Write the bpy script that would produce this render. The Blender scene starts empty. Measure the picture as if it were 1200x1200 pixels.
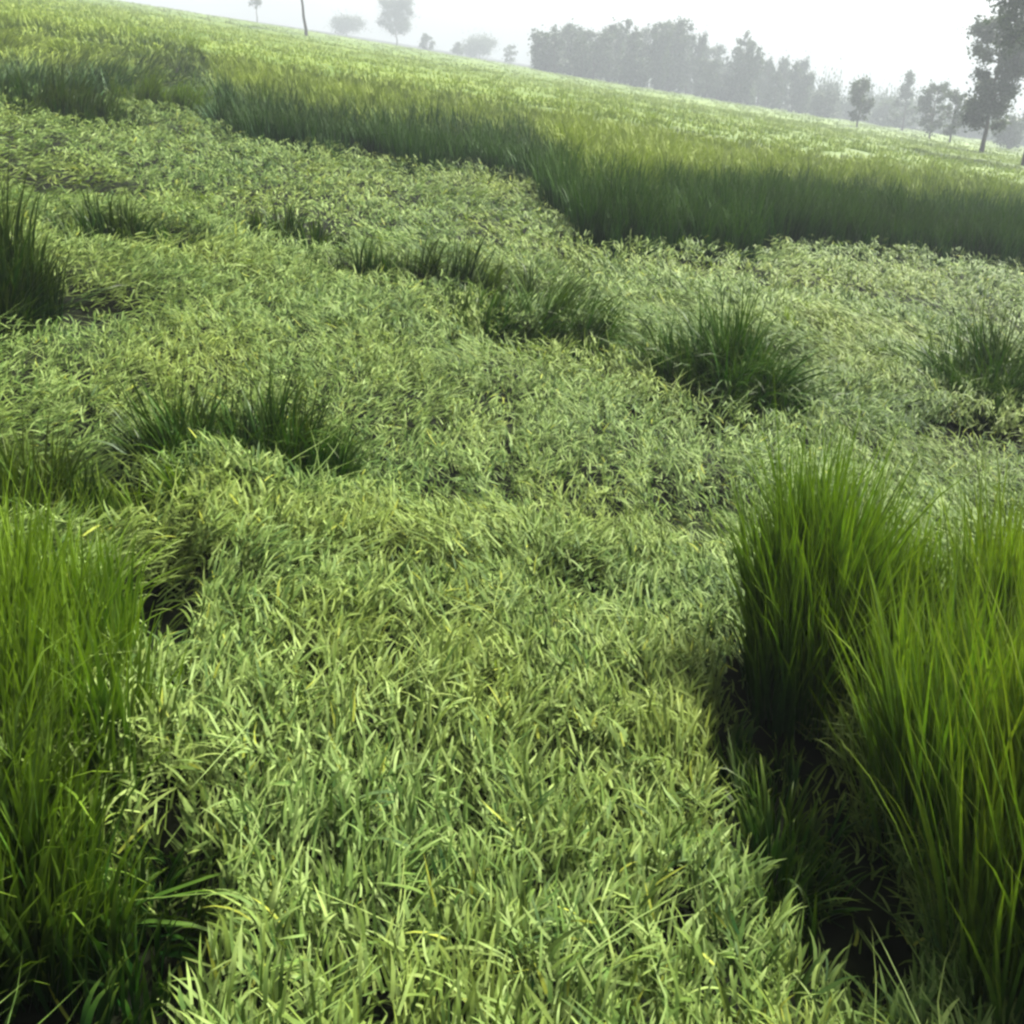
import bpy, math, random
import numpy as np
from mathutils import Vector

R = math.radians
rng = np.random.default_rng(7)
random.seed(7)
scene = bpy.context.scene
col = scene.collection

# ------------------------------------------------------------------ camera
PITCH = 24.8                     # degrees below level
FPX = 1153.0                     # focal length in pixels of a 1200 px frame
CAMZ = 1.8
cam_d = bpy.data.cameras.new("camera")
cam = bpy.data.objects.new("camera", cam_d)
col.objects.link(cam)
cam.location = (0, 0, CAMZ)
cam.rotation_euler = (R(90 - PITCH), 0, 0)
cam_d.sensor_width = 36
cam_d.lens = 36 * FPX / 1200
cam_d.clip_start = 0.02
cam_d.clip_end = 3000
scene.camera = cam

# ------------------------------------------------------------------ sky, sun, exposure
SUN_EL, SUN_AZ = 46.0, 44.0      # azimuth clockwise from +Y (ahead, a little right)
w = bpy.data.worlds.new("World")
scene.world = w
w.use_nodes = True
nt = w.node_tree
nt.nodes.clear()
sky = nt.nodes.new("ShaderNodeTexSky")
sky.sky_type = 'NISHITA'
sky.sun_disc = False
sky.sun_elevation = R(SUN_EL)
sky.sun_rotation = R(SUN_AZ)
sky.air_density = 1.0
sky.dust_density = 6.0
sky.ozone_density = 1.0
hs = nt.nodes.new("ShaderNodeHueSaturation")
hs.inputs['Saturation'].default_value = 0.3
bg = nt.nodes.new("ShaderNodeBackground")
bg.inputs['Strength'].default_value = 0.05
wo = nt.nodes.new("ShaderNodeOutputWorld")
nt.links.new(sky.outputs[0], hs.inputs['Color'])
nt.links.new(hs.outputs[0], bg.inputs[0])
nt.links.new(bg.outputs[0], wo.inputs[0])

sl = bpy.data.lights.new("sun", 'SUN')
sl.energy = 5.0
sl.angle = R(7)
sl.color = (1.0, 0.96, 0.88)
so = bpy.data.objects.new("sun", sl)
col.objects.link(so)
sd = Vector((math.sin(R(SUN_AZ)) * math.cos(R(SUN_EL)), math.cos(R(SUN_AZ)) * math.cos(R(SUN_EL)), math.sin(R(SUN_EL))))
so.rotation_euler = sd.to_track_quat('Z', 'Y').to_euler()
so.location = (0, 0, 60)

scene.view_settings.view_transform = 'Standard'
scene.view_settings.look = 'None'
scene.view_settings.gamma = 1
scene.view_settings.exposure = 1.53
scene.render.engine = 'CYCLES'
cy = scene.cycles
cy.max_bounces = 5
cy.diffuse_bounces = 1
cy.glossy_bounces = 1
cy.transmission_bounces = 2
cy.volume_bounces = 0
cy.pixel_filter_type = 'BLACKMAN_HARRIS'
cy.filter_width = 2.6            # the soft lens of the phone camera

# ------------------------------------------------------------------ helpers
cp, sp = math.cos(R(PITCH)), math.sin(R(PITCH))
SL = 0.152                       # the field falls to the right


def terr(x, y):
    x = np.asarray(x, float)
    y = np.asarray(y, float)
    L = 260.0
    return -SL * L * np.tanh(x / L)


def project(x, y, z):
    zz = z - CAMZ
    dep = y * cp - zz * sp
    u = x / dep
    v = (y * sp + zz * cp) / dep
    return 600 + FPX * u, 600 - FPX * v


def ray(px, py):
    u = (px - 600) / FPX
    v = (600 - py) / FPX
    return np.array([u, cp + v * sp, -sp + v * cp])


def at_depth(px, py, Y):
    d = ray(px, py)
    t = Y / d[1]
    return d * t + np.array([0, 0, CAMZ])


def at_ground(px, py, h=0.0):
    d = ray(px, py)
    t = (h - CAMZ) / (d[2] + SL * d[0])
    return d * t + np.array([0, 0, CAMZ])


_grids = {}


def vn(x, y, scale, seed):
    """value noise 0..1"""
    if seed not in _grids:
        _grids[seed] = np.random.default_rng(seed).random((256, 256))
    g = _grids[seed]
    a = np.asarray(x, float) / scale + 1000.37
    b = np.asarray(y, float) / scale + 1000.71
    i = np.floor(a).astype(int)
    j = np.floor(b).astype(int)
    fa, fb = a - i, b - j
    fa = fa * fa * (3 - 2 * fa)
    fb = fb * fb * (3 - 2 * fb)
    i0, i1, j0, j1 = i % 256, (i + 1) % 256, j % 256, (j + 1) % 256
    return (g[i0, j0] * (1 - fa) + g[i1, j0] * fa) * (1 - fb) + (g[i0, j1] * (1 - fa) + g[i1, j1] * fa) * fb


def fbm(x, y, scale, seed):
    return (vn(x, y, scale, seed) * 4 + vn(x, y, scale / 2.1, seed + 1) * 2 + vn(x, y, scale / 4.3, seed + 2)) / 7


def tag(o, label=None, cat=None, group=None, kind=None):
    if label: o['label'] = label
    if cat: o['category'] = cat
    if group: o['group'] = group
    if kind: o['kind'] = kind
    return o


def mesh_from(name, V, Q, mat, tint=None, smooth=True, tris=None):
    """V (n,3), Q (m,4) quads -> linked mesh object"""
    me = bpy.data.meshes.new(name)
    nv, nq = len(V), len(Q)
    ntri = 0 if tris is None else len(tris)
    me.vertices.add(nv)
    me.vertices.foreach_set('co', np.ascontiguousarray(V, np.float32).ravel())
    loops = np.ascontiguousarray(Q, np.int32).ravel()
    starts = np.arange(nq, dtype=np.int32) * 4
    if ntri:
        starts = np.concatenate([starts, nq * 4 + np.arange(ntri, dtype=np.int32) * 3])
        loops = np.concatenate([loops, np.ascontiguousarray(tris, np.int32).ravel()])
    me.loops.add(len(loops))
    me.loops.foreach_set('vertex_index', loops)
    me.polygons.add(nq + ntri)
    me.polygons.foreach_set('loop_start', starts)
    me.polygons.foreach_set('use_smooth', np.full(nq + ntri, smooth, bool))
    if tint is not None:
        a = me.attributes.new('tint', 'FLOAT_VECTOR', 'POINT')
        a.data.foreach_set('vector', np.ascontiguousarray(tint, np.float32).ravel())
    me.update(calc_edges=True)
    me.materials.append(mat)
    o = bpy.data.objects.new(name, me)
    col.objects.link(o)
    return o


def blades(root, az, p0, bend, length, width, roll, curl, tint, nseg=4, base_w=0.6, bexp=1.3):
    """grass leaves as tapering, curving strips. returns V, Q, T"""
    n = len(root)
    pos = root.copy()
    rings = []
    for k in range(nseg + 1):
        t = k / nseg
        pitch = p0 + bend * (t ** bexp)
        a = az + curl * t
        d = np.stack([np.cos(pitch) * np.cos(a), np.cos(pitch) * np.sin(a), np.sin(pitch)], 1)
        s = np.stack([-np.sin(a), np.cos(a), np.zeros(n)], 1)
        up = np.cross(d, s)
        rr = roll * (0.4 + 0.6 * t)
        sv = s * np.cos(rr)[:, None] + up * np.sin(rr)[:, None]
        prof = (base_w + (1 - base_w) * min(1, t / 0.35)) if t < 0.35 else max(0.04, 1 - ((t - 0.35) / 0.65) ** 1.7)
        hw = (width * 0.5 * prof)[:, None]
        rings.append(pos - sv * hw)
        rings.append(pos + sv * hw)
        if k < nseg:
            pos = pos + d * (length / nseg)[:, None]
    V = np.stack(rings, 1).reshape(-1, 3)
    base = (np.arange(n) * (2 * (nseg + 1)))[:, None]
    Q = []
    for k in range(nseg):
        b = 2 * k
        Q.append(np.concatenate([base + b, base + b + 1, base + b + 3, base + b + 2], 1))
    Q = np.stack(Q, 1).reshape(-1, 4)
    tt = np.repeat(np.linspace(0, 1, nseg + 1), 2)[None, :]
    T = np.zeros((n, 2 * (nseg + 1), 3))
    T[:, :, 0] = tint[:, 0:1]
    T[:, :, 1] = tt
    T[:, :, 2] = tint[:, 1:2]
    return V, Q, T.reshape(-1, 3)


def merge(parts):
    Vs, Qs, Ts, off = [], [], [], 0
    for V, Q, T in parts:
        Vs.append(V); Qs.append(Q + off); Ts.append(T)
        off += len(V)
    return np.concatenate(Vs), np.concatenate(Qs), np.concatenate(Ts)


# ------------------------------------------------------------------ materials
def new_mat(name):
    m = bpy.data.materials.new(name)
    m.use_nodes = True
    m.node_tree.nodes.clear()
    return m, m.node_tree


def leaf_material(name, dark, mid, light, dry_lit, tip_dry_lit=0.25, trans=0.4, rough=0.45, spec=0.4, tpow=2.5):
    m, t = new_mat(name)
    N, L = t.nodes, t.links
    at = N.new('ShaderNodeAttribute'); at.attribute_name = 'tint'
    sx = N.new('ShaderNodeSeparateXYZ'); L.new(at.outputs['Vector'], sx.inputs[0])
    cr = N.new('ShaderNodeValToRGB')
    e = cr.color_ramp.elements
    e[0].position = 0.0; e[0].color = (*dark, 1)
    e[1].position = 1.0; e[1].color = (*light, 1)
    k = e.new(0.5); k.color = (*mid, 1)
    L.new(sx.outputs[0], cr.inputs[0])
    # dry tip colour, also painting in lit tips over shaded bases
    pw = N.new('ShaderNodeMath'); pw.operation = 'POWER'; pw.inputs[1].default_value = tpow
    L.new(sx.outputs[1], pw.inputs[0])
    ml = N.new('ShaderNodeMath'); ml.operation = 'MULTIPLY_ADD'
    ml.inputs[1].default_value = tip_dry_lit
    L.new(pw.outputs[0], ml.inputs[0]); L.new(sx.outputs[2], ml.inputs[2])
    ml.use_clamp = True
    mx = N.new('ShaderNodeMix'); mx.data_type = 'RGBA'
    L.new(ml.outputs[0], mx.inputs[0]); L.new(cr.outputs[0], mx.inputs[6]); mx.inputs[7].default_value = (*dry_lit, 1)
    # fine mottling of the blade
    tc = N.new('ShaderNodeTexCoord')
    no = N.new('ShaderNodeTexNoise'); no.inputs['Scale'].default_value = 35; no.inputs['Detail'].default_value = 2
    L.new(tc.outputs['Object'], no.inputs['Vector'])
    mr = N.new('ShaderNodeMapRange'); mr.inputs[1].default_value = 0.3; mr.inputs[2].default_value = 0.7
    mr.inputs[3].default_value = 0.8; mr.inputs[4].default_value = 1.2
    L.new(no.outputs[0], mr.inputs[0])
    mm = N.new('ShaderNodeVectorMath'); mm.operation = 'SCALE'
    L.new(mx.outputs[2], mm.inputs[0]); L.new(mr.outputs[0], mm.inputs['Scale'])
    pb = N.new('ShaderNodeBsdfPrincipled')
    pb.inputs['Roughness'].default_value = rough
    pb.inputs['Specular IOR Level'].default_value = spec
    L.new(mm.outputs[0], pb.inputs['Base Color'])
    tr = N.new('ShaderNodeBsdfTranslucent')
    tcx = N.new('ShaderNodeVectorMath'); tcx.operation = 'MULTIPLY'
    tcx.inputs[1].default_value = (1.25, 1.35, 0.5)
    L.new(mm.outputs[0], tcx.inputs[0]); L.new(tcx.outputs[0], tr.inputs[0])
    ms = N.new('ShaderNodeMixShader'); ms.inputs[0].default_value = trans
    L.new(pb.outputs[0], ms.inputs[1]); L.new(tr.outputs[0], ms.inputs[2])
    out = N.new('ShaderNodeOutputMaterial'); L.new(ms.outputs[0], out.inputs[0])
    return m


def noise_material(name, c1, c2, scale, rough=0.9, bump=0.3, stretch=(1, 1, 1)):
    m, t = new_mat(name)
    N, L = t.nodes, t.links
    tc = N.new('ShaderNodeTexCoord')
    mp = N.new('ShaderNodeMapping'); mp.inputs['Scale'].default_value = stretch
    L.new(tc.outputs['Object'], mp.inputs[0])
    no = N.new('ShaderNodeTexNoise'); no.inputs['Scale'].default_value = scale; no.inputs['Detail'].default_value = 6
    L.new(mp.outputs[0], no.inputs['Vector'])
    cr = N.new('ShaderNodeValToRGB')
    e = cr.color_ramp.elements
    e[0].position = 0.32; e[0].color = (*c1, 1)
    e[1].position = 0.68; e[1].color = (*c2, 1)
    L.new(no.outputs[0], cr.inputs[0])
    pb = N.new('ShaderNodeBsdfPrincipled'); pb.inputs['Roughness'].default_value = rough
    pb.inputs['Specular IOR Level'].default_value = 0.06
    L.new(cr.outputs[0], pb.inputs['Base Color'])
    bp = N.new('ShaderNodeBump'); bp.inputs['Strength'].default_value = bump; bp.inputs['Distance'].default_value = 0.05
    L.new(no.outputs[0], bp.inputs['Height']); L.new(bp.outputs[0], pb.inputs['Normal'])
    out = N.new('ShaderNodeOutputMaterial'); L.new(pb.outputs[0], out.inputs[0])
    return m


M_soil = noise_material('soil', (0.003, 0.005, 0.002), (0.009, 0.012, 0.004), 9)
M_mat = leaf_material('lodged_leaf', (0.012, 0.045, 0.008), (0.088, 0.155, 0.030), (0.225, 0.310, 0.098), (0.26, 0.30, 0.04), 0.14, 0.17, 0.6, 0.10)
M_stand = leaf_material('standing_leaf', (0.008, 0.036, 0.006), (0.022, 0.085, 0.009), (0.065, 0.17, 0.016), (0.20, 0.27, 0.024), 0.60, 0.22, 0.5, 0.22, 1.7)
M_shade = leaf_material('shaded_leaf', (0.005, 0.028, 0.003), (0.012, 0.062, 0.006), (0.038, 0.13, 0.012), (0.15, 0.20, 0.02), 0.45, 0.10, 0.5, 0.15, 2.6)  # copy of the standing leaf with shade put into its colour
M_tip = leaf_material('lit_tip_leaf', (0.005, 0.026, 0.003), (0.014, 0.058, 0.006), (0.040, 0.12, 0.011), (0.18, 0.28, 0.024), 0.72, 0.20, 0.5, 0.18, 2.6)  # shaded body and lit tip painted into one leaf colour
M_field = leaf_material('field_leaf', (0.007, 0.040, 0.010), (0.020, 0.074, 0.016), (0.055, 0.125, 0.024), (0.25, 0.325, 0.045), 0.95, 0.10, 0.6, 0.10, 2.4)
M_crown = leaf_material('tree_leaf', (0.020, 0.040, 0.022), (0.036, 0.060, 0.030), (0.065, 0.09, 0.042), (0.10, 0.11, 0.05), 0.1, 0.25, 0.55, 0.3)
M_bark = noise_material('bark', (0.035, 0.028, 0.02), (0.09, 0.075, 0.055), 6, 0.9, 0.6, (1, 1, 0.2))

# ------------------------------------------------------------------ ground
xs = np.concatenate([-np.geomspace(430, 8, 60), np.linspace(-7.5, 7.5, 61), np.geomspace(8, 430, 60)])
ys = np.concatenate([[-60, -30, -15, -8], np.linspace(-4, 18, 90), np.geomspace(19, 540, 70)])
X, Y = np.meshgrid(xs, ys)
Z = terr(X, Y) + (fbm(X, Y, 0.6, 31) - 0.5) * 0.05 * (np.abs(X) + np.abs(Y) < 40)
V = np.stack([X.ravel(), Y.ravel(), Z.ravel()], 1)
nx, ny = len(xs), len(ys)
ii, jj = np.meshgrid(np.arange(nx - 1), np.arange(ny - 1))
b = (jj * nx + ii).ravel()
Q = np.stack([b, b + 1, b + nx + 1, b + nx], 1)
g = mesh_from('ground', V, Q, M_soil)
tag(g, kind='structure', label='dark soil of the sloping field')

# ------------------------------------------------------------------ where the crop still stands
BX = np.array([-400, -60, 0, 60, 120, 180, 225, 262, 300, 360, 450, 560, 620, 650, 690, 760, 850, 930, 1000, 1100, 1200, 1500, 1900])
BY = np.array([-25, 95, 108, 116, 112, 104, 112, 140, 158, 170, 186, 197, 208, 245, 282, 290, 282, 276, 280, 290, 302, 350, 420])


def bound(px):
    return np.interp(px, BX, BY)


def standing(x, y):
    j = (fbm(x, y, 1.6, 51) - 0.5) * 2.2 + (vn(x, y, 0.35, 55) - 0.5) * 0.7
    px, py = project(x, y + j, terr(x, y) + 0.2)
    return py < bound(px)


# pits: places in the lodged crop where bare dark ground shows (pixel x, y, metres across, metres deep)
PITS = [(925, 890, 0.20, 0.46), (900, 770, 0.14, 0.3), (985, 1010, 0.16, 0.30), (960, 740, 0.25, 0.34), (150, 585, 0.20, 0.26), (185, 700, 0.11, 0.32), (20, 345, 0.6, 0.6), (110, 1090, 0.20, 0.35),
        (490, 318, 0.75, 0.28), (630, 335, 0.5, 0.25), (1150, 500, 0.5, 0.30), (20, 555, 0.32, 0.32), (840, 485, 0.45, 0.22), (800, 1045, 0.06, 0.07), (670, 668, 0.20, 0.09),
        (330, 525, 0.32, 0.24), (220, 515, 0.26, 0.20), (660, 395, 0.5, 0.26), (915, 405, 0.3, 0.3), (860, 450, 0.45, 0.3), (125, 265, 0.7, 0.5), (340, 265, 0.6, 0.45),
        (60, 205, 0.8, 0.4), (690, 540, 0.2, 0.08), (830, 600, 0.1, 0.08), (520, 560, 0.12, 0.07), (600, 455, 0.2, 0.1), (450, 640, 0.08, 0.06)]
pits = [(at_ground(a, b_, 0.22), rx, ry) for a, b_, rx, ry in PITS]
MOUNDS = [(200, 640, 0.4, 0.4, 0.1), (860, 560, 0.6, 0.3, 0.10), (240, 570, 0.25, 0.16, 0.12), (850, 500, 0.7, 0.2, 0.12), (1000, 330, 1.2, 0.5, 0.1)]
mounds = [(at_ground(a, b_, 0.2), rx, ry, h) for a, b_, rx, ry, h in MOUNDS]


def hmat(x, y):
    h = 0.12 + 0.22 * fbm(x, y, 1.1, 61) + 0.10 * fbm(x, y, 0.35, 71)
    for c, rx, ry, k in mounds:
        h = h + k * np.exp(-((x - c[0]) / rx) ** 2 - ((y - c[1]) / ry) ** 2)
    for c, rx, ry in pits:
        h = h * (1 - 0.92 * np.exp(-(((x - c[0]) / rx) ** 2 + ((y - c[1]) / ry) ** 2) ** 2))
    return h


def in_pit(x, y):
    v = np.zeros(len(x))
    for c, rx, ry in pits:
        v = np.maximum(v, np.exp(-(((x - c[0]) / rx) ** 2 + ((y - c[1]) / ry) ** 2) ** 2))
    return v


def wedge(n, d0, d1, power, half=36):
    """random points of the view wedge: pdf of depth ~ d**power (1 = even density)"""
    u = rng.random(n)
    k = power + 1
    d = (d0 ** k + u * (d1 ** k - d0 ** k)) ** (1 / k)
    x = (rng.random(n) * 2 - 1) * (d * math.tan(R(half)) + 0.9)
    return x, d


# ------------------------------------------------------------------ lodged crop: the flattened mat
def lodged(n, d0, d1, power, long_stems=False):
    nb = n // 7
    bx, by = wedge(nb, d0, d1, power)
    rep_ = 7
    bid = np.repeat(np.arange(nb), rep_)
    sc0 = np.clip(by / 5.5, 0.9, 2.2)[bid]
    n = len(bid)
    x = bx[bid] + rng.normal(0, 0.017, n) * sc0
    y = by[bid] + rng.normal(0, 0.022, n) * sc0
    b_az = rng.normal(0, 26, nb)
    b_az[rng.random(nb) < 0.12] += 120
    b_dep = rng.random(nb) * 0.22
    b_pit = rng.normal(0, 12, nb)
    b_r = rng.normal(0, 0.16, nb)
    keep = ~standing(x, y) | (rng.random(n) < 0.05)
    keep &= rng.random(n) > np.minimum(in_pit(x, y) * 1.5, 0.97)
    gap = vn(x, y, 0.12, 81)
    keep &= rng.random(n) > np.clip((gap - 0.66) * 3.5, 0, 0.92)
    gap = vn(x, y, 0.045, 83)
    keep &= rng.random(n) > np.clip((gap - 0.60) * 4, 0, 0.95)
    x, y, bid = x[keep], y[keep], bid[keep]
    n = len(x)
    H = hmat(x, y)
    depth = b_dep[bid] + rng.random(n) * 0.07
    # lodging direction: mostly away from the viewer, swirling from place to place
    flow = 90 + (fbm(x, y, 1.7, 91) - 0.5) * 200 + (vn(x, y, 0.5, 93) - 0.5) * 80
    near = np.clip(1 - (y - 1.2) / 2.2, 0, 1)
    flow = 90 + (flow - 90) * (1 - 0.66 * near)
    az = R(1) * (flow + b_az[bid] + rng.normal(0, 15, n))
    sc = np.clip(y / 5.5, 0.9, 2.1)
    pitch = R(1) * (22 + b_pit[bid] + rng.normal(0, 9, n) + 12 * near)
    bend = -R(1) * np.abs(rng.normal(34, 24, n))
    length = rng.uniform(0.040, 0.108, n) * np.clip(sc, 1, 1.3)
    width = rng.uniform(0.0048, 0.0100, n) * sc
    if long_stems:
        pitch = R(1) * rng.normal(4, 8, n); bend = R(1) * rng.normal(0, 12, n)
        length = rng.uniform(0.2, 0.4, n); width = 0.0035 * sc
        depth = rng.random(n) * 0.06
        az = az + rng.normal(0, 0.5, n)
    z = terr(x, y) + np.maximum(H - depth, 0.01)
    patch = fbm(x, y, 1.3, 95)
    r = np.clip(0.62 + (patch - 0.5) * 0.6 + b_r[bid] + rng.normal(0, 0.16, n), 0, 1)
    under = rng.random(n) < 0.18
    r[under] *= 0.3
    yel = np.clip((fbm(x, y, 0.7, 97) - 0.45) * 0.9 + rng.normal(0, 0.08, n) + 0.0, 0, 0.8)
    dryl = rng.random(n) < 0.015
    yel[dryl] = 0.9
    root = np.stack([x, y, z], 1)
    return blades(root, az, pitch, bend, length, width, rng.normal(0, 0.5, n), rng.normal(0, 0.4, n), np.stack([r, yel], 1), 4, 0.8)


parts = [lodged(205000, 0.5, 3.6, 1.0), lodged(310000, 3.0, 9.0, 0.5), lodged(330000, 8.0, 26.0, 0.2),
         lodged(5000, 0.8, 8.0, 0.9, True)]
V, Q, T = merge(parts)
o = mesh_from('lodged_crop', V, Q, M_mat, T)
tag(o, 'pale green crop flattened by wind into a swirling mat over the field', 'flattened crop', kind='stuff')


# ------------------------------------------------------------------ standing crop beyond
def stand_field(n, d0, d1, power, wmul, hmul=1.0, nseg=5, half=38, base=0.0, per=10, clus=0.05, far=0.0):
    nb = n // per
    bx, by = wedge(nb, d0, d1, power, half)
    bid = np.repeat(np.arange(nb), per)
    n = len(bid)
    sc0 = np.clip(by / 12, 1, 8)[bid]
    x = bx[bid] + rng.normal(0, clus, n) * sc0
    y = by[bid] + rng.normal(0, clus, n) * sc0
    keep = standing(bx, by)[bid]
    x, y, bid = x[keep], y[keep], bid[keep]
    n = len(x)
    b_h = rng.normal(1, 0.12, nb)[bid]
    b_r = rng.normal(0, 0.2, nb)[bid]
    b_az = (rng.random(nb) * 2 * math.pi)[bid]
    b_t = np.abs(rng.normal(0, 0.10, nb))[bid]
    hv = 0.76 + (fbm(x, y, 1.6, 101) - 0.5) * 0.30
    # shallow lanes and dips where the crop has sunk
    lane = vn(x * 0.25, y, 2.6, 103)
    hv = hv * (1 - 0.30 * np.clip((lane - 0.66) * 6, 0, 1))
    length = hv * b_h * rng.uniform(0.8, 1.1, n) * hmul * (0.72 + 0.46 * vn(x, y, 0.7, 131))
    low = rng.random(n) < 0.3
    length[low] *= rng.uniform(0.5, 0.85, low.sum())
    az = b_az + rng.normal(0, 0.9, n)
    p0 = R(1) * (88 - np.abs(rng.normal(0, 4, n))) - b_t
    bend = -R(1) * (np.abs(rng.normal(70, 40, n)) + 40 * far)
    width = rng.uniform(0.008, 0.014, n) * wmul
    r = np.clip(0.45 + (fbm(x, y, 2.5, 105) - 0.5) * 1.0 + b_r + rng.normal(0, 0.12, n), 0, 1)
    yel = np.clip((fbm(x * 0.35, y, 4.0, 107) - 0.42) * 0.9 + rng.normal(0.0, 0.06, n) + 0.10 * far, 0, 0.8)
    pxx, pyy = project(x, y, terr(x, y) + 0.2)
    wb = np.clip((bound(pxx) - pyy - np.clip(38 - (640 - pxx) * 0.05, 20, 38) + rng.normal(0, 9, nb)[bid] + (vn(x, y, 0.5, 141) - 0.5) * 26) / 34, 0, 1)      # first rows painted dark for a shaded face; yellower ripe crop behind
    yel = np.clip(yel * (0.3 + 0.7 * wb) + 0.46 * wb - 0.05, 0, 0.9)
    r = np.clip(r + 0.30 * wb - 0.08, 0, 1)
    # towards the left the crop is half beaten down and leans in tangled bundles
    px, py = project(x, y, terr(x, y) + 0.3)
    lod = np.clip((262 - px) / 40, 0, 1) * np.clip((33 - y) / 4, 0, 1)
    bund = vn(x, y, 1.1, 121)
    up_ = np.clip((bund - 0.45) * 4, 0, 1)
    length = length * (1 - lod * (1 - up_) * 0.35)
    az = np.where(rng.random(n) < lod, 0.3 + (vn(x, y, 1.0, 123) - 0.5) * 5 + rng.normal(0, 0.3, n), az)
    p0 = p0 - lod * (0.45 + 0.85 * (1 - up_))
    root = np.stack([x, y, terr(x, y) + base], 1)
    length = length * np.where((px < 650) & (px > 230), 0.86, 1.0)
    bend = bend * (0.45 + 0.55 * wb)
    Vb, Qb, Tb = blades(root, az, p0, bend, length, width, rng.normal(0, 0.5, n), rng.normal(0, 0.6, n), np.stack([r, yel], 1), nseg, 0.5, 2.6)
    Tb[:, 1] *= np.repeat(0.48 + 0.52 * wb, 2 * (nseg + 1))  # tips of the first rows dulled too, shade painted as colour
    return Vb, Qb, Tb


def canopy():
    """closed leaf layer of the dense far crop, between 24 m and the end of the field"""
    ysc = np.geomspace(34, 215, 230)
    us = np.linspace(-0.85, 0.85, 260)
    U, YY = np.meshgrid(us, ysc)
    XX = U * YY
    H = 0.46 + (fbm(XX, YY, 1.3, 111) - 0.5) * 0.25 + (rng.random(XX.shape) - 0.5) * 0.12
    H = np.where(YY > 211, 0.0, H)
    H[0] = 0.0
    pts = np.stack([XX.ravel(), YY.ravel(), (terr(XX, YY) + H).ravel()], 1)
    a, b2 = len(us), len(ysc)
    i, j = np.meshgrid(np.arange(a - 1), np.arange(b2 - 1))
    q = (j * a + i).ravel()
    F = np.stack([q, q + 1, q + a + 1, q + a], 1)
    r = np.clip(0.6 + (fbm(XX, YY, 3, 113) - 0.5) * 0.9 + rng.normal(0, 0.15, XX.shape), 0, 1).ravel()
    yl = np.clip((fbm(XX * 0.35, YY, 4.0, 107) - 0.38) * 1.5 + 0.1, 0, 1).ravel()
    ok = standing(pts[:, 0], pts[:, 1])[F].all(1)
    return pts, F[ok], np.stack([r, np.full(len(r), 0.3), yl * 0.35 + 0.25], 1)


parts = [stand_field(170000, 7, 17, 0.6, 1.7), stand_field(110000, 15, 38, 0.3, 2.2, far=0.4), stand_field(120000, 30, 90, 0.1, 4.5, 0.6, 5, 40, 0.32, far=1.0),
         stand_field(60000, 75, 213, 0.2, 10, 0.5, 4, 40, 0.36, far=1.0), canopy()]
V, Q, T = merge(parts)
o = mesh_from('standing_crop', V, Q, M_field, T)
tag(o, 'yellow-green crop still standing across the slope up to the distant trees', 'standing crop', kind='stuff')


# ------------------------------------------------------------------ clumps that stay upright inside the flattened crop
def clump(cx, cy_, rx, ry, hgt, n, label, lean=(0, 0), spread=9, ragged=0.3, wmul=1.0, yel0=0.05, r0=0.45, droop=26, short=0.35, seed=0, rot=0.0, fan=0.06, topple=0.10, mat=None):
    rs = np.random.default_rng(900 + seed)
    per = 11
    nb = n // per
    a = rs.random(nb) * 2 * math.pi
    q = np.sqrt(rs.random(nb)) * 1.08
    lump = 0.55 + 0.85 * vn(np.cos(a) * 2 + seed * 7, np.sin(a) * 2, 0.7, 301)
    lx0, ly0 = np.cos(a) * q * rx * lump, np.sin(a) * q * ry * lump
    c, s = math.cos(rot), math.sin(rot)
    lx0, ly0 = lx0 * c - ly0 * s, lx0 * s + ly0 * c
    bid = np.repeat(np.arange(nb), per)
    n = len(bid)
    cs = 0.016 * max(1, wmul)
    lx = lx0[bid] + rs.normal(0, cs, n)
    ly = ly0[bid] + rs.normal(0, cs, n)
    x, y = cx + lx, cy_ + ly
    bh = hgt * (1 - ragged * q ** 2) * rs.uniform(0.62, 1.08, nb) * (0.75 + 0.5 * vn(lx0, ly0, 0.22, 303 + seed % 5))
    hh = bh[bid] * rs.uniform(0.72, 1.04, n)
    low = rs.random(n) < short
    hh[low] *= rs.uniform(0.35, 0.75, low.sum())
    # bundles lean each their own way, a few have toppled
    blx = rs.normal(0, 0.10, nb); bly = rs.normal(0, 0.10, nb)
    top_ = rs.random(nb) < topple
    blx[top_] += rs.normal(0, 0.5, top_.sum()); bly[top_] += rs.normal(0, 0.5, top_.sum())
    ox = lx / rx * fan + lean[0] + blx[bid] + rs.normal(0, 0.055, n)
    oy = ly / ry * fan + lean[1] + bly[bid] + rs.normal(0, 0.055, n)
    az = np.arctan2(oy, ox)
    tilt = np.hypot(ox, oy)
    p0 = math.pi / 2 - tilt * 0.8 + R(1) * rs.normal(0, spread * 0.4, n)
    bend = -tilt * 0.6 - R(1) * np.abs(rs.normal(droop * 0.3, droop * 0.9, n))
    width = rs.uniform(0.006, 0.0145, n) * wmul
    r = np.clip(r0 + rs.normal(0, 0.16, nb)[bid] + rs.normal(0, 0.14, n) + (vn(x, y, 0.2, 305) - 0.5) * 0.5, 0, 1)
    yl = np.clip(yel0 + rs.normal(0, 0.1, n) + (vn(x, y, 0.15, 307) - 0.6) * 0.6, 0, 0.9)
    z0 = float(terr(cx, cy_))
    root = np.stack([lx, ly, terr(x, y) - z0], 1)
    V, Q, T = blades(root, az, p0, bend, hh, width, rs.normal(0, 0.7, n), rs.normal(0, 0.5, n), np.stack([r, yl], 1), 6, 0.55, 2.0)
    ob = mesh_from('crop_clump', V, Q, mat or M_stand, T)
    ob.location = (cx, cy_, z0)
    tag(ob, label, 'crop clump', 'clumps of crop left standing')
    return ob


def clump_px(px, py, *a, h=0.2, **k):
    p = at_ground(px, py, h)
    return clump(p[0], p[1], *a, **k)


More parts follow.
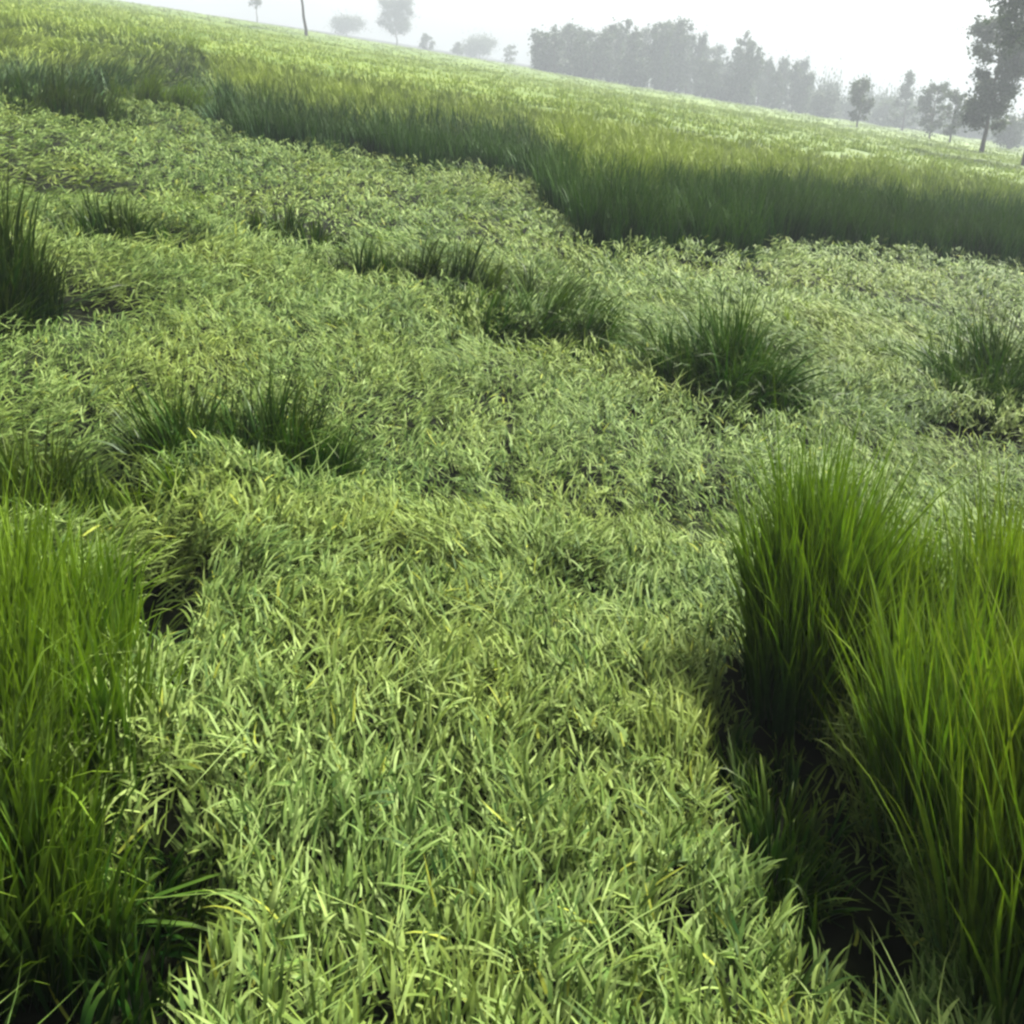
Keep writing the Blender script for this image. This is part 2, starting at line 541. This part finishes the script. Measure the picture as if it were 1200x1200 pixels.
# foreground stands
clump(1.07, 2.72, 0.25, 0.26, 0.96, 3800, 'tall bright green clump standing behind the black gap in the right foreground', (-0.03, 0.02), ragged=0.16, r0=0.45, yel0=0.08, short=0.15, droop=16, seed=1, topple=0.0, mat=M_tip)
clump(1.28, 1.70, 0.23, 0.52, 0.97, 4200, 'tall green clump filling the bottom right corner of the photo', (-0.03, 0.03), ragged=0.2, r0=0.58, yel0=0.12, short=0.2, droop=16, seed=2, topple=0.0)
clump(1.58, 2.55, 0.24, 0.30, 0.98, 2200, 'yellow-tinged tall clump at the right edge behind the corner clump', (-0.02, 0.0), ragged=0.2, r0=0.55, yel0=0.24, short=0.2, droop=16, seed=3, topple=0.03)
clump(-1.19, 2.00, 0.22, 0.40, 0.74, 2600, 'tall dark-based green clump along the lower left edge', (0.03, 0.02), ragged=0.25, r0=0.5, yel0=0.26, short=0.3, droop=18, seed=4, mat=M_tip, topple=0.04)
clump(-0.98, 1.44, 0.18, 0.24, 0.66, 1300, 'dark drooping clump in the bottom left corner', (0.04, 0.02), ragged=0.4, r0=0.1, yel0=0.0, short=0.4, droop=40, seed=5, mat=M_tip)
clump(0.69, 1.98, 0.15, 0.42, 0.30, 620, 'sparse withered leaves added inside to darken the black gap in the right foreground', (-0.05, 0.05), ragged=0.3, r0=0.2, yel0=-0.1, short=0.4, droop=60, seed=21, fan=0.2, topple=0.4, mat=M_shade)  # leaves added to cover sunlit soil so the gap stays black
clump(-0.76, 1.42, 0.10, 0.28, 0.26, 380, 'sparse leaves added to darken the space between the bottom left clump and the flattened crop', (0.05, 0.05), ragged=0.3, r0=0.25, yel0=-0.1, short=0.4, droop=60, seed=22, fan=0.2, topple=0.4, mat=M_shade)  # likewise added over the soil to darken this corner
# middle distance
clump_px(525, 326, 0.85, 0.10, 0.62, 1500, 'long low dark crease in the flattened crop above the centre, running to the olive clump', (0.2, 0.0), ragged=0.4, r0=0.1, yel0=0.1, wmul=1.3, short=0.4, droop=60, seed=23, fan=0.1, topple=0.4, mat=M_shade, rot=-0.05)  # dark leaf ridge added in place of the shadow in a fold
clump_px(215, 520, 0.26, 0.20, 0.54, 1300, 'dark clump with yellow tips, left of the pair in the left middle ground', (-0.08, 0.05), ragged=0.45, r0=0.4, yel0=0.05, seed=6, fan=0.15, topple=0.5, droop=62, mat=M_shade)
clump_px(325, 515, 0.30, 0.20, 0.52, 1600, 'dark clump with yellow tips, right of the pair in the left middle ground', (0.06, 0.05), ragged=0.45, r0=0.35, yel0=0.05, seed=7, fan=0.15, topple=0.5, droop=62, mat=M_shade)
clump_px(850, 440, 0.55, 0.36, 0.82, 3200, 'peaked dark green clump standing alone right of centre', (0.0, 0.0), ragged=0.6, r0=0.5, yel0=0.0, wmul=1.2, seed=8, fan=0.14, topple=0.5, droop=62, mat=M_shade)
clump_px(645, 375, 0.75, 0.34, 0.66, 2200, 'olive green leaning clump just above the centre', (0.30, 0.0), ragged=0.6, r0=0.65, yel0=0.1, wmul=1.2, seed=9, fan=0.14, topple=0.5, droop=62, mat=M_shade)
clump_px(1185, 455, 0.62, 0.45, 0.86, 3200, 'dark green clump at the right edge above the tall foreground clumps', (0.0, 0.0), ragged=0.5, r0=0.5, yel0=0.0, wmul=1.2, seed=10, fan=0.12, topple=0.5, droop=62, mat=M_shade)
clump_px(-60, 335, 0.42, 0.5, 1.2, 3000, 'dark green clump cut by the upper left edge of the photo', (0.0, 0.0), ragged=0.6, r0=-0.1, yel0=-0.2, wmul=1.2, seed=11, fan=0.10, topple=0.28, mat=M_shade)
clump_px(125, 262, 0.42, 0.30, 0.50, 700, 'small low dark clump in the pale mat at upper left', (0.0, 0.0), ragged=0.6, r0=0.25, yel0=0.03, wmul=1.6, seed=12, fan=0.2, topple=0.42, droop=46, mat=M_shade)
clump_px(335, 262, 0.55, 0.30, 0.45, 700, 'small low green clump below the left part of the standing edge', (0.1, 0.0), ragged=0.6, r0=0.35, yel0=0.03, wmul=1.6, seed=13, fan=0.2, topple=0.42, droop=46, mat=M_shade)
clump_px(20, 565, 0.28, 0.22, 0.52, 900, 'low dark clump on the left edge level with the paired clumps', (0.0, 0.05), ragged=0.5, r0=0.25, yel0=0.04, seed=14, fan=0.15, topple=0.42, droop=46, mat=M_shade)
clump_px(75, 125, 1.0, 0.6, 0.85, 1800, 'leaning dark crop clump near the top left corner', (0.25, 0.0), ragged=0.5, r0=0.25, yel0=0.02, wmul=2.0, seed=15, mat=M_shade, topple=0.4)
clump_px(185, 118, 0.9, 0.6, 0.85, 1600, 'leaning crop clump just left of the standing edge', (0.3, 0.0), ragged=0.5, r0=0.3, yel0=0.05, wmul=2.0, seed=16)
clump_px(110, 585, 0.2, 0.14, 0.36, 350, 'short green tuft beside the dark hole in the left middle ground', (0.0, 0.05), ragged=0.5, r0=0.45, yel0=0.1, seed=18)
clump_px(240, 580, 0.16, 0.12, 0.46, 420, 'rounded mid green tuft in front of the paired dark clumps', (0.0, 0.0), ragged=0.5, r0=0.45, yel0=0.08, droop=70, seed=19, fan=0.2)


# ------------------------------------------------------------------ trees
def tube(path, radii, ns=7):
    """tapered tube along a path; returns V, Q"""
    V, Q = [], []
    P = [Vector(p) for p in path]
    for i, p in enumerate(P):
        d = (P[min(i + 1, len(P) - 1)] - P[max(i - 1, 0)]).normalized()
        a = d.orthogonal().normalized()
        if abs(d.z) > 0.5:
            a = Vector((1, 0, 0)) - d * d.x
            a.normalize()
        b3 = d.cross(a)
        for k in range(ns):
            t = 2 * math.pi * k / ns
            V.append(p + (a * math.cos(t) + b3 * math.sin(t)) * radii[i])
    for i in range(len(P) - 1):
        for k in range(ns):
            k2 = (k + 1) % ns
            Q.append((i * ns + k, i * ns + k2, (i + 1) * ns + k2, (i + 1) * ns + k))
    return np.array([tuple(v) for v in V]), np.array(Q)


def build_tree(H, W, kind, seed, leaf=0.3, dens=1.0, bare=0.3):
    """returns trunk (V,Q,T) and crown (V,Q,T), metres, base at origin"""
    rs = random.Random(seed)
    nr = np.random.default_rng(seed)
    tr = max(0.10, H * 0.018)
    lean = rs.uniform(-0.05, 0.05)
    path, rad = [], []
    for i in range(9):
        t = i / 8
        path.append((lean * H * t + rs.uniform(-1, 1) * 0.01 * H * (i > 0), rs.uniform(-1, 1) * 0.01 * H * (i > 0), H * 0.93 * t))
        rad.append(tr * (1.25 if i == 0 else 1) * (1 - 0.9 * t) + 0.015)
    V0, Q0 = tube(path, rad)
    Vs, Qs = [V0], [Q0]
    off = len(V0)
    centres = []
    nl = {'column': 34, 'round': 26, 'spire': 20, 'thin': 13, 'bush': 14}[kind]
    for i in range(nl):
        f = bare + (0.97 - bare) * (i + rs.random() * 0.8) / nl
        u = (f - bare) / (1 - bare)
        prof = {'column': 0.75 + 0.35 * math.sin(math.pi * u), 'round': math.sin(math.pi * min(1, u * 0.85 + 0.12)) ** 0.6,
                'spire': 1.1 - u * 0.95, 'thin': 0.6 + 0.4 * rs.random(), 'bush': math.sin(math.pi * min(1, u * 0.6 + 0.35)) ** 0.5}[kind]
        a = rs.random() * 2 * math.pi
        rr = W / 2 * prof * rs.uniform(0.5, 0.95)
        st = Vector(path[min(8, int(f * 8 / 0.93) if f < 0.93 else 8)])
        en = st + Vector((math.cos(a) * rr, math.sin(a) * rr, rr * rs.uniform(0.25, 0.8)))
        en.z = min(en.z, H * 0.97)
        mid = (st + en) / 2 + Vector((0, 0, -0.06 * rr))
        v, q = tube([st, mid, en], [tr * 0.45 * (1 - f * 0.6), tr * 0.25, 0.02], 5)
        Vs.append(v); Qs.append(q + off); off += len(v)
        sz = W * {'column': 0.17, 'round': 0.15, 'spire': 0.15, 'thin': 0.13, 'bush': 0.22}[kind] * rs.uniform(0.7, 1.3)
        centres.append((en, sz))
        if rs.random() < 0.7:
            centres.append((mid.lerp(en, 0.2), sz * 0.8))
    centres.append((Vector(path[-1]), W * 0.12))
    pts, tint = [], []
    for c, s in centres:
        k = int(dens * 30 * (s / leaf) ** 1.7) + 10
        d = nr.normal(0, 1, (k, 3))
        d /= np.linalg.norm(d, axis=1)[:, None]
        rad_ = s * np.abs(nr.normal(0, 0.62, k))
        p = np.array(tuple(c)) + d * rad_[:, None] * np.array([1, 1, 0.9])
        pts.append(p)
        base = 0.5 + nr.normal(0, 0.18)
        tint.append(np.clip(base + nr.normal(0, 0.15, k), 0, 1))
    pts = np.concatenate(pts)
    tint = np.concatenate(tint)
    n = len(pts)
    up = nr.normal(0, 1, (n, 3)); up /= np.linalg.norm(up, axis=1)[:, None]
    sd_ = np.cross(up, nr.normal(0, 1, (n, 3))); sd_ /= np.linalg.norm(sd_, axis=1)[:, None]
    sz = (leaf * nr.uniform(0.5, 1.1, n))[:, None]
    CV = np.stack([pts - up * sz * 0.6, pts + sd_ * sz * 0.32, pts + up * sz * 0.6, pts - sd_ * sz * 0.32], 1).reshape(-1, 3)
    CQ = np.arange(n * 4).reshape(-1, 4)
    CT = np.zeros((n * 4, 3)); CT[:, 0] = np.repeat(tint, 4); CT[:, 1] = 0.3
    TV, TQ = np.concatenate(Vs), np.concatenate(Qs)
    return (TV, TQ), (CV, CQ, CT)


def plant_tree(px, top, D, wpx, kind, label, group, seed, leaf=0.3, dens=1.0, bare=0.25, name='tree', cat='tree'):
    """a tree whose foot stands on the field D metres away"""
    p = at_depth(px, top, D)
    z0 = float(terr(p[0], D))
    H = p[2] - z0
    rng_d = D / cp
    W = wpx / FPX * (D * cp + 0) * 1.05
    (TV, TQ), (CV, CQ, CT) = build_tree(H, W, kind, seed, leaf, dens, bare)
    r = bpy.data.objects.new(name, None)
    col.objects.link(r)
    r.location = (p[0], D, z0)
    tag(r, label, cat, group)
    tk = mesh_from('trunk', TV, TQ, M_bark)
    ck = mesh_from('crown', CV, CQ, M_crown, CT, smooth=False)
    for c in (tk, ck):
        c.parent = r
    return r, H


def copy_tree(src, Hs, px, top, D, rz, wscale, label, group):
    p = at_depth(px, top, D)
    z0 = float(terr(p[0], D))
    H = p[2] - z0
    r = src.copy(); col.objects.link(r)
    r.location = (p[0], D, z0)
    k = H / Hs
    r.scale = (wscale, wscale, k)
    r.rotation_euler = (0, 0, rz)
    tag(r, label, None, group)
    for ch in src.children:
        c = ch.copy(); col.objects.link(c); c.parent = r
    return r


# distinct trees
plant_tree(1180, 22, 84, 58, 'column', 'dark narrow tree, the nearest and darkest at the right end of the skyline', None, 11, 0.28, 3.6, 0.26)
plant_tree(1270, -130, 62, 165, 'round', 'dark tree whose crown hangs into the top right corner of the photo', None, 12, 0.28, 1.8, 0.46)
plant_tree(350, -70, 125, 100, 'round', 'dark forked tree cut by the top edge, its bare trunk foot left of centre', None, 13, 0.28, 1.2, 0.62)
plant_tree(463, 0, 290, 38, 'column', 'hazy narrow tree between the bare trunk and the small shrubs', None, 14, 0.35, 1.4, 0.30)
plant_tree(1012, 92, 120, 34, 'round', 'small round hazy tree standing alone right of the wood', None, 15, 0.35, 1.6, 0.25)
plant_tree(1068, 84, 165, 34, 'spire', 'pale pointed tree between the small round tree and the dark narrow tree', None, 16, 0.4, 1.5, 0.12)
plant_tree(1100, 98, 125, 30, 'column', 'brownish hazy tree, left of the pair beside the dark narrow tree', None, 17, 0.35, 1.2, 0.25)
plant_tree(1124, 106, 118, 36, 'round', 'brownish hazy tree, right of the pair beside the dark narrow tree', None, 18, 0.35, 1.2, 0.25)
plant_tree(1188, 140, 140, 44, 'bush', 'faint low bush under the corner tree at the right end', None, 19, 0.4, 1.3, 0.1, 'bush', 'bush')
plant_tree(1040, 122, 185, 34, 'bush', 'faint low bush between the small round tree and the pale pointed tree', None, 20, 0.4, 1.3, 0.1, 'bush', 'bush')
plant_tree(500, 40, 260, 18, 'spire', 'small faint tree just right of the hazy narrow tree', None, 21, 0.4, 1.2, 0.15)
plant_tree(405, 24, 320, 36, 'bush', 'faint low bush between the bare trunk and the hazy narrow tree', None, 22, 0.4, 1.0, 0.15, 'bush', 'bush')
plant_tree(562, 50, 300, 40, 'bush', 'small faint rounded tree left of the wood', None, 23, 0.4, 1.2, 0.2)
plant_tree(536, 50, 260, 16, 'spire', 'tiny pointed hazy tree left of the small faint rounded tree', None, 24, 0.4, 1.0, 0.15)
plant_tree(598, 54, 260, 22, 'thin', 'thin faint tree just left of the wood', None, 25, 0.4, 1.0, 0.2)
plant_tree(298, -10, 240, 22, 'thin', 'thin pale tree by the top edge left of the bare trunk', None, 26, 0.4, 1.0, 0.5)

# the wood: trees in rows, seen as a grey-blue bank
wl = 'tree of the hazy grey-blue wood on the skyline right of centre'
WG = 'trees of the distant wood'
kinds = ['column', 'round', 'spire', 'thin', 'column', 'round']
protos = []
first = [(640, 40, 180, 34), (668, 28, 186, 40), (716, 28, 182, 36), (742, 22, 188, 34), (790, 26, 184, 46), (876, 36, 182, 30)]
for i, (px, top, D, wp) in enumerate(first):
    r, H = plant_tree(px, top, D, wp, kinds[i], wl, WG, 40 + i, 0.5, 1.2, 0.14)
    protos.append((r, H))
prof_x = [625, 640, 665, 690, 712, 740, 765, 790, 815, 840, 856, 876, 892, 910, 930, 950, 970, 990]
prof_y = [52, 40, 30, 46, 30, 26, 40, 26, 42, 60, 74, 42, 68, 66, 62, 76, 110, 122]
rt = random.Random(5)
for k in range(90):
    px = 628 + (k * 7.9) % 352 + rt.uniform(-3, 3)
    D = rt.uniform(172, 206)
    base_line = 82 + (px - 600) * 0.167
    t0 = float(np.interp(px, prof_x, prof_y))
    top = t0 + rt.uniform(-4, 14) if k % 2 else t0 + (base_line - t0) * rt.uniform(0.2, 0.6)
    r, H = protos[rt.randrange(6)]
    copy_tree(r, H, px, top, D, rt.uniform(0, 6.28), rt.uniform(0.4, 0.85), wl, WG)

# low hazy bushes along the end of the field
bl = 'low hazy bush of the row closing the far end of the field'
BG = 'hazy bushes along the far end of the field'
b0, H0 = plant_tree(975, 128, 205, 40, 'bush', bl, BG, 60, 0.5, 1.2, 0.05, 'bush', 'bush')
for k in range(30):
    px = 972 + k * 8.6 + rt.uniform(-4, 4)
    base_line = 82 + (px - 600) * 0.167
    copy_tree(b0, H0, px, base_line - rt.uniform(12, 34), rt.uniform(198, 235), rt.uniform(0, 6.28), rt.uniform(0.6, 1.1), bl, BG)

# ------------------------------------------------------------------ haze
bpy.context.view_layer.update()
hz = bpy.data.meshes.new('haze')
x0, x1, y0, y1 = -450, 450, -70, 560
z0, z1 = -SL * 260 - 2, 52
vv = [(x0, y0, z0), (x1, y0, z0), (x1, y1, z0), (x0, y1, z0), (x0, y0, z1), (x1, y0, z1), (x1, y1, z1), (x0, y1, z1)]
ff = [(0, 3, 2, 1), (4, 5, 6, 7), (0, 1, 5, 4), (1, 2, 6, 5), (2, 3, 7, 6), (3, 0, 4, 7)]
hz.from_pydata(vv, [], ff)
m, t = new_mat('haze_air')
pv = t.nodes.new('ShaderNodeVolumePrincipled')
pv.inputs['Color'].default_value = (0.84, 0.93, 1.0, 1)
pv.inputs['Density'].default_value = 0.0019
pv.inputs['Anisotropy'].default_value = 0.2
out = t.nodes.new('ShaderNodeOutputMaterial')
t.links.new(pv.outputs[0], out.inputs['Volume'])
hz.materials.append(m)
ho = bpy.data.objects.new('haze', hz)
col.objects.link(ho)
tag(ho, 'pale haze lying over the field and the far trees', 'haze', kind='stuff')
